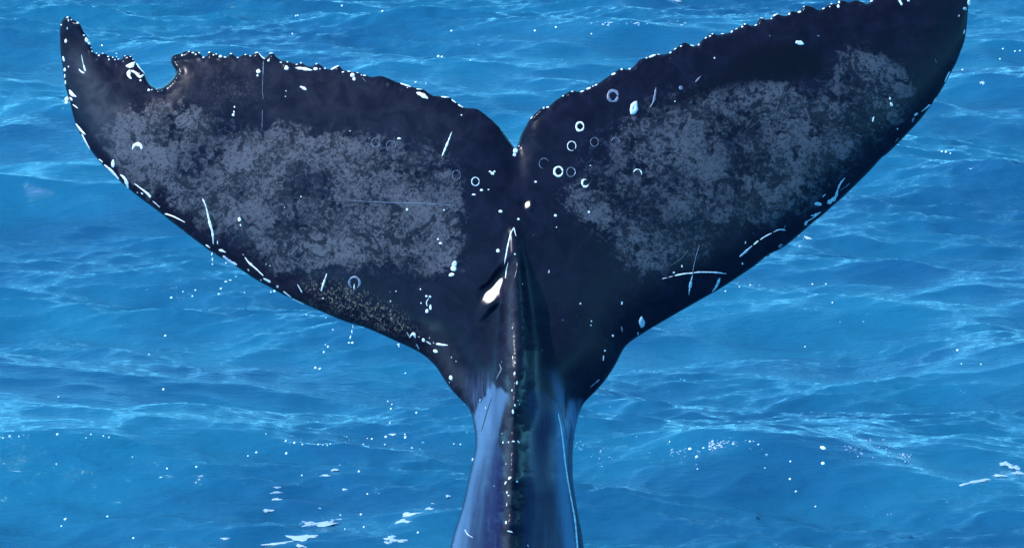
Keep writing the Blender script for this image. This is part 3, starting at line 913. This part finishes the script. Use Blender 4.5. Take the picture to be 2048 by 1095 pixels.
SCARS_AND_GLINTS = [
    ([(252, 132), (262, 131), (270, 125)], (8, 12, 7), 'w'), ([(260, 140), (257, 150), (263, 158)], (7, 9, 6), 'w'),
    ([(262, 141), (272, 146), (280, 154), (288, 149)], (5, 6, 8, 3), 'w'), ([(273, 127), (280, 137), (289, 147)], (4, 3, 1.5), 'p'),
    ([(163, 109), (166, 125), (171, 143)], (1.5, 2.5, 5), 'w'), ([(158, 138), (162, 143), (169, 147)], (4, 5, 6), 'w'),
    ([(139, 180), (144, 189), (153, 194)], (5, 9, 2), 'w'), ([(146, 209), (156, 217)], (3, 2), 'w'),
    ([(152, 247), (163, 262), (171, 269)], (2, 5, 3), 'w'), ([(164, 268), (172, 284), (180, 298)], (5, 2.5, 1.5), 'w'),
    ([(198, 318), (206, 324)], (2, 2), 'p'), ([(209, 329), (222, 341), (238, 358)], (2, 6, 3), 'w'), ([(241, 349), (250, 358), (257, 376)], (3, 7, 5), 'w'),
    ([(265, 299), (268, 291), (275, 288), (282, 292), (283, 299)], (4, 7, 8, 7, 4), 'w'), ([(269, 367), (285, 379), (297, 389), (301, 395)], (2, 3, 4, 6), 'w'),
    ([(306, 402), (320, 414)], (1.5, 1), 'p'), ([(330, 427), (345, 432), (358, 438), (370, 444)], (4, 3, 3, 1.5), 'w'),
    ([(405, 397), (411, 410), (416, 430), (420, 448), (425, 465), (427, 488)], (4, 3, 5, 6, 5, 1.5), 'w'), ([(412, 489), (420, 495)], (4, 3), 'w'),
    ([(438, 499), (451, 504)], (6, 4), 'w'), ([(446, 511), (460, 523), (474, 529)], (4, 7, 5), 'p'),
    ([(490, 514), (498, 525), (512, 537), (527, 551)], (3, 5, 3, 2.5), 'w'), ([(527, 556), (541, 564)], (3, 6), 'p'),
    ([(567, 582), (583, 595)], (2, 4), 'p'), ([(585, 597), (608, 608)], (3, 1.5), 'w'), ([(595, 568), (604, 584)], (1.5, 4), 'w'),
    ([(654, 546), (648, 564), (642, 582)], (2.5, 5, 4), 'w'), ([(709, 567), (708, 579)], (4, 2.5), 'w'), ([(706, 580), (707, 588)], (3, 1.5), 'd'),
    ([(819, 675), (826, 666), (831, 675)], (3, 7, 4), 'w'), ([(814, 663), (818, 672)], (1.5, 2), 'p'), ([(853, 682), (862, 688)], (3, 3), 'w'),
    ([(872, 687), (884, 689), (896, 690)], (4, 6, 3), 'w'), ([(833, 687), (838, 697)], (3, 2), 'p'), ([(858, 596), (853, 604), (855, 612)], (4, 3, 3), 'w'),
    ([(904, 263), (896, 284), (884, 313)], (1.5, 5, 4), 'w'), ([(833, 185), (845, 190), (856, 197)], (7, 9, 7), 'w'), ([(602, 173), (613, 180)], (6, 6), 'w'),
    ([(590, 136), (605, 137), (616, 139), (625, 141)], (2, 7, 6, 3), 'w'), ([(662, 139), (670, 135), (677, 132)], (3, 4, 5), 'w'), ([(518, 107), (524, 114), (530, 118)], (2, 4, 4), 'w'),
    ([(801, 167), (808, 169), (822, 174)], (3, 4, 2), 'w'), ([(833, 178), (845, 179)], (2.5, 2), 'w'), ([(882, 193.5), (898, 195)], (3, 3), 'w'),
    ([(903, 199), (912, 206)], (4, 3), 'w'), ([(916, 209), (926, 215)], (5, 4), 'w'), ([(724, 155), (733, 164)], (1.5, 1.5), 'd'),
    ([(527, 122), (526, 150), (525, 180), (527, 200)], (2.5, 2, 1.5, 1), 'd'), ([(525, 220), (524, 258)], (2, 1.5), 'd'),
    ([(500, 386), (560, 393), (620, 398), (700, 404), (760, 405)], (1.5, 2, 2, 2, 2), 'k'), ([(700, 401), (780, 405), (860, 407), (925, 413)], (1.5, 2, 2.5, 1), 'd'),
    ([(1324, 557), (1334, 555)], (2, 2), 'p'), ([(1337, 554), (1345, 552)], (2, 2.5), 'p'), ([(1349, 551), (1370, 547), (1386, 546)], (3, 3.5, 4), 'w'),
    ([(1387, 545), (1402, 544), (1430, 544.5), (1453, 547)], (4, 3, 4, 1.5), 'p'), ([(1399, 490), (1394, 505), (1388, 530), (1385, 548)], (1.5, 2, 2, 2), 'd'),
    ([(1385, 549), (1381, 568), (1377, 590)], (2, 6, 1), 'b'), ([(1440, 555), (1433, 572), (1424, 583)], (4, 6, 3), 'b'),
    ([(1479, 513), (1490, 504), (1504, 491)], (4, 5, 3), 'b'), ([(1507, 489), (1517, 481)], (4, 4), 'w'), ([(1520, 479), (1533, 471), (1543, 466)], (2, 4, 3), 'p'),
    ([(1546, 464), (1558, 459), (1571, 460)], (2, 3, 5), 'b'), ([(1568, 456), (1571, 450)], (2, 2), 'd'),
    ([(1690, 355), (1682, 365), (1676, 377)], (2, 4, 5), 'b'), ([(1676, 377), (1672, 392), (1664, 402)], (5, 6, 12), 'b'), ([(1668, 397), (1655, 407)], (8, 9), 'b'), ([(1641, 424), (1630, 430), (1621, 431)], (2, 5, 2), 'b'),
    ([(1636, 428), (1625, 436), (1613, 443)], (2, 2, 4), 'b'), ([(1700, 366), (1690, 374), (1680, 381)], (1.5, 2, 1), 'd'), ([(1872, 196), (1866, 205)], (3, 3), 'b'),
    ([(1860, 209), (1852, 216), (1843, 223)], (5, 3, 2), 'b'), ([(1899, 143), (1893, 155), (1889, 164)], (2, 2.5, 1.5), 'p'), ([(1929, 60), (1927, 68)], (2, 2), 'p'),
    ([(1870, 118), (1873, 126)], (2, 2), 'd'), ([(1791, 283), (1797, 276)], (2, 2), 'd'), ([(1711, 268), (1722, 273)], (2, 1.5), 'd'),
    ([(1180, 774), (1190, 766), (1199, 758)], (2, 4, 6), 'd'), ([(1300, 215), (1308, 200), (1312, 175)], (3, 6, 3), 'd'), ([(1391, 164), (1402, 152)], (6, 3), 'd'),
    ([(999, 727), (1002, 738), (997, 748), (993, 757)], (3, 2.5, 2.5, 2), 'd'), ([(930, 1058), (936, 1068), (946, 1074)], (1.5, 2, 1.5), 'p'),
    ([(1116, 826), (1124, 868), (1131, 930), (1140, 985), (1150, 1040), (1155, 1098)], (1.5, 3, 3, 3, 4, 4), 'p'),  # bright wet rim of the stock painted as a pale strip
    ([(1119, 812), (1129, 848), (1134, 878)], (1.5, 3, 2), 'k'), ([(983, 795), (972, 830), (963, 862)], (1.5, 4, 2), 'k'),
    ([(1028, 455), (1022, 466), (1016, 490), (1013, 506), (1009, 528)], (3, 4, 3, 3, 2), 'w'), ([(1028, 455), (1032, 472)], (3, 2), 'w'),  # ridge-top sun highlight painted as white strips, here and on the next line
    ([(1017, 523), (1013, 540), (1011, 556)], (2, 3, 2), 'w'),
    ([(1470, 200), (1530, 240), (1565, 215)], (1.5, 2, 1), 'k'), ([(1490, 262), (1545, 225), (1600, 200)], (1.5, 2.5, 1.5), 'k'),
    ([(625, 428), (640, 440), (660, 465), (672, 480)], (2, 5, 4, 2), 'k'), ([(705, 465), (718, 480), (730, 505), (735, 525)], (4, 7, 6, 3), 'k'),
    ([(1377, 500), (1362, 518), (1340, 532)], (3, 6, 3), 'k'),
]
for pts_, ws_, kd_ in SCARS_AND_GLINTS:
    ribbon(pts_, ws_, kd_, 'crease' if kd_ == 'k' else 'scar_glint', 0.0015 if kd_ in 'kd' else 0.0035)

RINGS = [(1160, 253, 8, 5.5, 'w', 0, 360), (1143.5, 292, 9, 2.6, 'w', 60, 400), (1189, 284, 8.5, 2, 'd', 0, 360), (1231, 284, 8.5, 2.4, 'd', 180, 360),
         (1088, 327, 10, 2.2, 'd', 100, 340), (1117, 343, 9, 4.6, 'w', 0, 360), (1142, 344, 9, 2.4, 'd', 0, 360), (1142, 344, 9, 2.4, 'p', 300, 400),
         (1171, 366, 7, 5, 'w', 20, 290), (1275, 348, 9, 3.4, 'w', 200, 370), (913, 350, 9, 2, 'd', 0, 360), (951, 363, 8, 3, 'p', 0, 360),
         (1226, 192, 10.5, 6, 'd', 0, 360), (709, 565, 11, 6, 'd', 120, 420), (752, 285, 9, 2, 'd', 0, 360), (782, 292, 10, 2, 'd', 90, 400)]
for cx, cy, rr, wd, kd, a0, a1 in RINGS:
    P_ = [(cx + rr * math.cos(R(a)) * 0.95, cy + rr * math.sin(R(a)) * 1.05) for a in np.linspace(a0, a1, 15)]
    ribbon(P_, (wd * .6, wd, wd * .8, wd, wd * .6) if a1 - a0 < 350 else (wd, wd), kd, 'ring_scar', 0.003)

# ================================================================== DROPLETS
wd_ = NT('falling_water')
wd_.put(wd_.b.inputs['Base Color'], (0.80, 0.90, 0.92))
wd_.b.inputs['Roughness'].default_value = 0.05
wd_.b.inputs['IOR'].default_value = 1.333
DROP = wd_.m


def drop_mesh(kind):
    vs, fs = [], []
    n, m = 8, 7
    r = random.Random(kind)
    for j in range(m + 1):
        t = math.pi * j / m
        for i in range(n):
            a = 2 * math.pi * i / n
            rad = math.sin(t) * (1 + 0.12 * math.sin(2 * a + kind) + 0.1 * math.cos(3 * t + kind))
            if kind == 9 and t < math.pi / 2:
                rad *= 0.55 + 0.45 * math.sin(t)
            vs.append((rad * math.cos(a), rad * math.sin(a), math.cos(t)))
    for j in range(m):
        for i in range(n):
            fs.append((j * n + i, j * n + (i + 1) % n, (j + 1) * n + (i + 1) % n, (j + 1) * n + i))
    me = bpy.data.meshes.new('water_droplet')
    me.from_pydata(vs, [], fs)
    for p in me.polygons:
        p.use_smooth = True
    me.materials.append(DROP)
    return me


DM = [drop_mesh(k) for k in (1, 2, 3, 9)]
GRP = {
    'tip': ('droplets falling under the outer left fluke', 'under the outer left fluke'),
    'mid': ('droplets falling below the inner left fluke', 'below the inner left fluke'),
    'low': ('droplets over the crest left of the stock', 'over the crest left of the stock'),
    'left': ('droplets at the lower left', 'over the swell at lower left'),
    'right': ('droplets under the right fluke', 'under the right fluke'),
    'crest': ('droplets over the tall wave crest on the right', 'over the tall crest at right'),
    'bead': ('ring of beads beside the tail stock', 'in the little ring touching the stock'),
    'top': ('droplets above the dip between the flukes', 'above the dip between the flukes'),
    'far': ('droplets outside the right fluke edge', 'outside the right fluke edge'),
}
ORD = ('leftmost second third fourth fifth sixth seventh eighth ninth tenth eleventh twelfth thirteenth fourteenth fifteenth '
       'sixteenth seventeenth eighteenth nineteenth twentieth twenty-first twenty-second twenty-third twenty-fourth '
       'twenty-fifth twenty-sixth twenty-seventh twenty-eighth twenty-ninth thirtieth thirty-first thirty-second '
       'thirty-third thirty-fourth').split()


def drop_label(g, k, n, rx, ry):
    what = 'long thin' if ry > 1.8 * rx else ('flat' if rx > 1.8 * ry else ('big' if rx >= 3.2 else ('bright' if rx >= 2.5 else 'tiny')))
    place = 'leftmost' if k == 0 else ('rightmost' if k == n - 1 else ORD[k] + ' from the left')
    return '%s drop, %s of those %s' % (what, place, GRP[g][1])


DROPS = {
    'tip': [(343, 595, 3), (366, 583, 2), (385, 592, 2.5), (391, 580, 2.4), (438, 588, 2.8), (442, 577, 3), (452, 563, 3.4, 1.6), (461, 560, 3, 1.4),
            (472, 553, 2.4), (489, 585, 2), (549, 582, 3), (542, 584, 2), (452, 526, 2.2), (424, 508, 2, 5), (425, 519, 1.8, 5), (425, 528, 2), (331, 671, 3)],
    'mid': [(613, 629, 2), (652, 635, 1.6), (666, 659, 2), (698, 685, 2.4), (705, 685, 3), (651, 689, 1.6), (656, 693, 2.6), (648, 704, 3),
            (631, 735, 3), (640, 737, 3), (706, 652, 1.6, 5), (704, 663, 1.6, 5), (701, 674, 1.6, 5), (811, 746, 2), (797, 688, 3, 1.5), (798, 692, 2), (776, 802, 2),
            (784, 808, 2), (782, 817, 2.6), (780, 845, 2), (833, 825, 3), (298, 708, 1.8), (327, 778, 3), (117, 793, 2)],
    'low': [(572, 881, 2.4), (589, 885, 3), (605, 888, 2), (637, 888, 2.4), (646, 889, 1.6), (655, 890, 1.8), (661, 887, 2), (513, 904, 2.6), (573, 906, 3.4),
            (496, 911, 2), (772, 873, 3.2), (744, 877, 2.6), (735, 876, 1.6), (811, 874, 3.6), (810, 868, 2), (727, 888, 2), (846, 884, 3), (824, 895, 2), (840, 898, 1.4, 4),
            (718, 942, 3), (604, 950, 2.4), (770, 888, 2), (735, 987, 2.2), (722, 1028, 3), (728, 1053, 2.5), (690, 1057, 2), (836, 1064, 2.6), (681, 1029, 1.8), (532, 867, 1.6), (934, 864, 2.6), (921, 888, 2), (908, 887, 2)],
    'left': [(20, 872, 3), (6, 875, 2.2), (115, 868, 3), (38, 872, 2), (182, 868, 2.2), (207, 871, 2), (218, 874, 2), (172, 875, 1.6), (334, 936, 2), (393, 933, 2.8), (392, 964, 1.8),
             (130, 1038, 3), (132, 1036, 2), (123, 1051, 2.4), (215, 1032, 2.6), (267, 1075, 2.8), (113, 927, 1.8), (265, 913, 1.6)],
    'right': [(1445, 618, 2.2), (1440, 580, 2), (1451, 582, 2), (1479, 573, 2), (1501, 570, 2.4), (1519, 570, 2.4), (1610, 617, 1.8), (1632, 620, 1.6), (1680, 643, 1.8), (1727, 643, 2.4), (1610, 693, 2),
              (1915, 700, 3), (1923, 727, 2), (1962, 728, 2), (1368, 760, 3), (1361, 758, 2), (1308, 742, 2), (1303, 742, 2), (1220, 813, 2.4), (1207, 777, 2), (1625, 568, 2.2), (1652, 568, 2.2), (1665, 605, 2.2), (1610, 618, 2)],
    'crest': [(1533, 909, 3.2), (1581, 922, 2.6), (1646, 926, 5, 4), (1646, 895, 8, 3), (1580, 957, 3), (1592, 982, 2.6), (1631, 1012, 2.2), (1393.6, 913, 4), (1380, 897, 5, 3.6), (1395, 937, 1.8), (1407, 895, 2.4), (1530, 935, 1.6), (1367, 900, 2.6), (1500, 882, 2.4), (1517, 888, 2.4), (1345, 911, 2)],
    'bead': [(1153, 885, 2.8), (1157, 895, 3.2), (1162, 898, 3), (1165, 889, 3), (1160, 882, 2.2), (1151, 892, 2)],
    'top': [(592, 32, 2.4), (596, 31, 1.8), (765, 23, 3), (903, 62, 2.6), (684, 12, 2.6), (585, 68, 2.4), (877, 113, 3.2), (884, 114, 3), (832, 165, 3), (852, 167, 2), (1112, 55, 3), (1070, 62, 3), (1183, 68, 2.2), (799, 168, 2.2), (941, 121, 1.8)],
    'far': [(1925, 140, 2.4), (1878, 300, 3), (1884, 303, 2.6), (1892, 304, 2.8), (1901, 307, 2.4), (1908, 298, 2), (2030, 103, 2.4), (2006, 98, 2.4), (2040, 102, 2.2), (2000, 118, 2)],
}
depth_of = {'tip': (-0.15, 0.15), 'mid': (-0.15, 0.2), 'low': (-1.6, -0.2), 'left': (-2.5, -0.8), 'right': (-1.5, 0.0), 'crest': (-2.8, -1.2),
            'bead': (-0.1, 0.1), 'top': (-1.5, 0.0), 'far': (-2.0, -0.3)}
for g, lst in DROPS.items():
    lst = sorted(lst)
    for k_d, d in enumerate(lst):
        x, y, rx = d[:3]
        ry = d[3] if len(d) > 3 else rx
        z = random.uniform(*depth_of[g])
        p = M_TAIL @ Vector(to_local(x, y, z).tolist())
        f = MPP * (DIST - z) / DIST
        hit = on_water(x, y)
        if hit is not None and (hit - cam.location).length < (p - cam.location).length:
            p = hit.lerp(cam.location, 0.004)
        o = bpy.data.objects.new('water_droplet', DM[3] if ry > 1.8 * rx else random.choice(DM[:3]))
        SC.collection.objects.link(o)
        o.location = p
        o.scale = (0.82 * rx * f, 0.82 * rx * f, 0.82 * ry * f)
        o.rotation_euler = (0, R(14) if g == 'mid' and ry > 2 * rx else random.uniform(-.3, .3), random.uniform(0, 3))
        o['label'] = drop_label(g, k_d, len(lst), rx, ry)
        o['category'] = 'water droplet'
        o['group'] = GRP[g][0]

# ================================================================== PAINTED GLINTS, WHITE WATER
fm = NT('sea_foam_glint')
fm.put(fm.b.inputs['Base Color'], (0.33, 0.45, 0.60))
fm.b.inputs['Roughness'].default_value = 0.5
FOAM_GLINT = fm.m
fv, ff = [], []


def foam_glint_patch(px, py, rx, ry, slope=0.0, n=18):
    """thin irregular pale film on the wave, drawing sun glints and white water"""
    base = len(fv)
    r = random.Random(int(px * 3 + py))
    ph = [r.uniform(0, 6.28) for _ in range(4)]
    ring = []
    for k in (0.5, 1.0):
        for i in range(n):
            a = 2 * math.pi * i / n
            q = k * (1 + 0.30 * math.sin(3 * a + ph[0]) + 0.22 * math.sin(5 * a + ph[1]) + 0.15 * math.sin(8 * a + ph[2]))
            x = px + rx * q * math.cos(a)
            y = py + ry * q * math.sin(a) + slope * (x - px)
            h = on_water(x, y)
            if h is None:
                return
            ring.append(h + Vector((0, 0, 0.003 if k < 1 else 0.0)))
    c = on_water(px, py)
    if c is None:
        return
    fv.append(c + Vector((0, 0, 0.004)))
    fv.extend(ring)
    for i in range(n):
        j = (i + 1) % n
        ff.append((base, base + 1 + i, base + 1 + j))
        ff.append((base + 1 + i, base + 1 + n + i, base + 1 + n + j))
        ff.append((base + 1 + i, base + 1 + n + j, base + 1 + j))


for a in [(640, 1047, 34, 5, -0.12), (618, 1045, 12, 4, 0.05), (668, 1040, 14, 2.5, -0.1), (602, 1074, 26, 6, -0.05), (625, 1071, 18, 3, -.1), (556, 1086, 26, 3, -0.1), (600, 1090, 10, 3, 0.2),  # lower patches draw sun glints on the water
          (536, 1020, 11, 2.6, 0), (553, 998, 11, 2.4, 0), (552, 984, 10, 2, -.1), (553, 974, 8, 1.6, 0), (650, 950, 9, 2, -.05), (668, 939, 10, 2, -.15), (689, 978, 5, 2, 0), (640, 1016, 6, 1.6, 0), (820, 1027, 22, 3.4, -0.05),
          (806, 1042, 15, 4, -0.05), (858, 1016, 8, 2.4, 0), (866, 1007, 5, 1.6, 0), (782, 1076, 11, 6, 0.05), (800, 1080, 16, 2.6, 0), (776, 1084, 8, 2.5, 0), (450, 1076, 8, 2, 0), (896, 991, 5, 2, 0),
          (2012, 927, 13, 4.5, 0.15), (2030, 934, 12, 3.5, 0.1), (2036, 945, 14, 3, 0), (2000, 950, 14, 2, 0.05), (1948, 963, 20, 2.6, -0.18), (1930, 968, 12, 2, -.1), (1970, 958, 10, 2, -0.1),
          (785, 868, 7, 1.6, 0), (1605, 474, 9, 3, 0.05), (1617, 476, 6, 2, .1), (1600, 492, 3, 1.6, 0), (1965, 165, 5, 4, 0), (1355, 2, 8, 2, 0)]:
    foam_glint_patch(*a)
for x0, x1, y0, y1, n, sx in ((1418, 1452, 877, 899, 55, 2.2), (1452, 1475, 880, 895, 10, 1.8), (1340, 1378, 893, 912, 12, 1.6), (1490, 1525, 878, 898, 14, 1.6), (1690, 1790, 882, 910, 60, 1.8),  # crest flecks draw sun sparkles
                              (1795, 1824, 905, 921, 26, 2.2), (1150, 1270, 896, 912, 8, 1.4), (560, 760, 868, 896, 24, 1.3), (1180, 1330, 44, 50, 26, 2.6), (1330, 1380, 42, 52, 8, 2.0),
                              (0, 60, 868, 876, 10, 1.5), (1700, 2040, 990, 1040, 8, 0.9), (350, 700, 900, 1090, 16, 0.9), (1240, 1420, 740, 800, 6, 1.2), (1170, 1420, 895, 930, 20, 1.4)):
    for _ in range(n):
        t = random.random()
        k_ = random.random() ** 2.5
        foam_glint_patch(x0 + (x1 - x0) * t, random.gauss((y0 + y1) / 2, (y1 - y0) / 3.4), sx * (0.35 + 1.3 * k_), sx * (0.2 + 0.7 * k_ * random.random()), 0, 7)
me = bpy.data.meshes.new('sea_foam_glint')
me.from_pydata([tuple(v) for v in fv], [], ff)
foam_glint = link_obj('sea_foam_glint', me, FOAM_GLINT)
foam_glint['kind'] = 'stuff'
foam_glint['label'] = 'scattered pale flecks on the waves, painted sun glints and some white water'
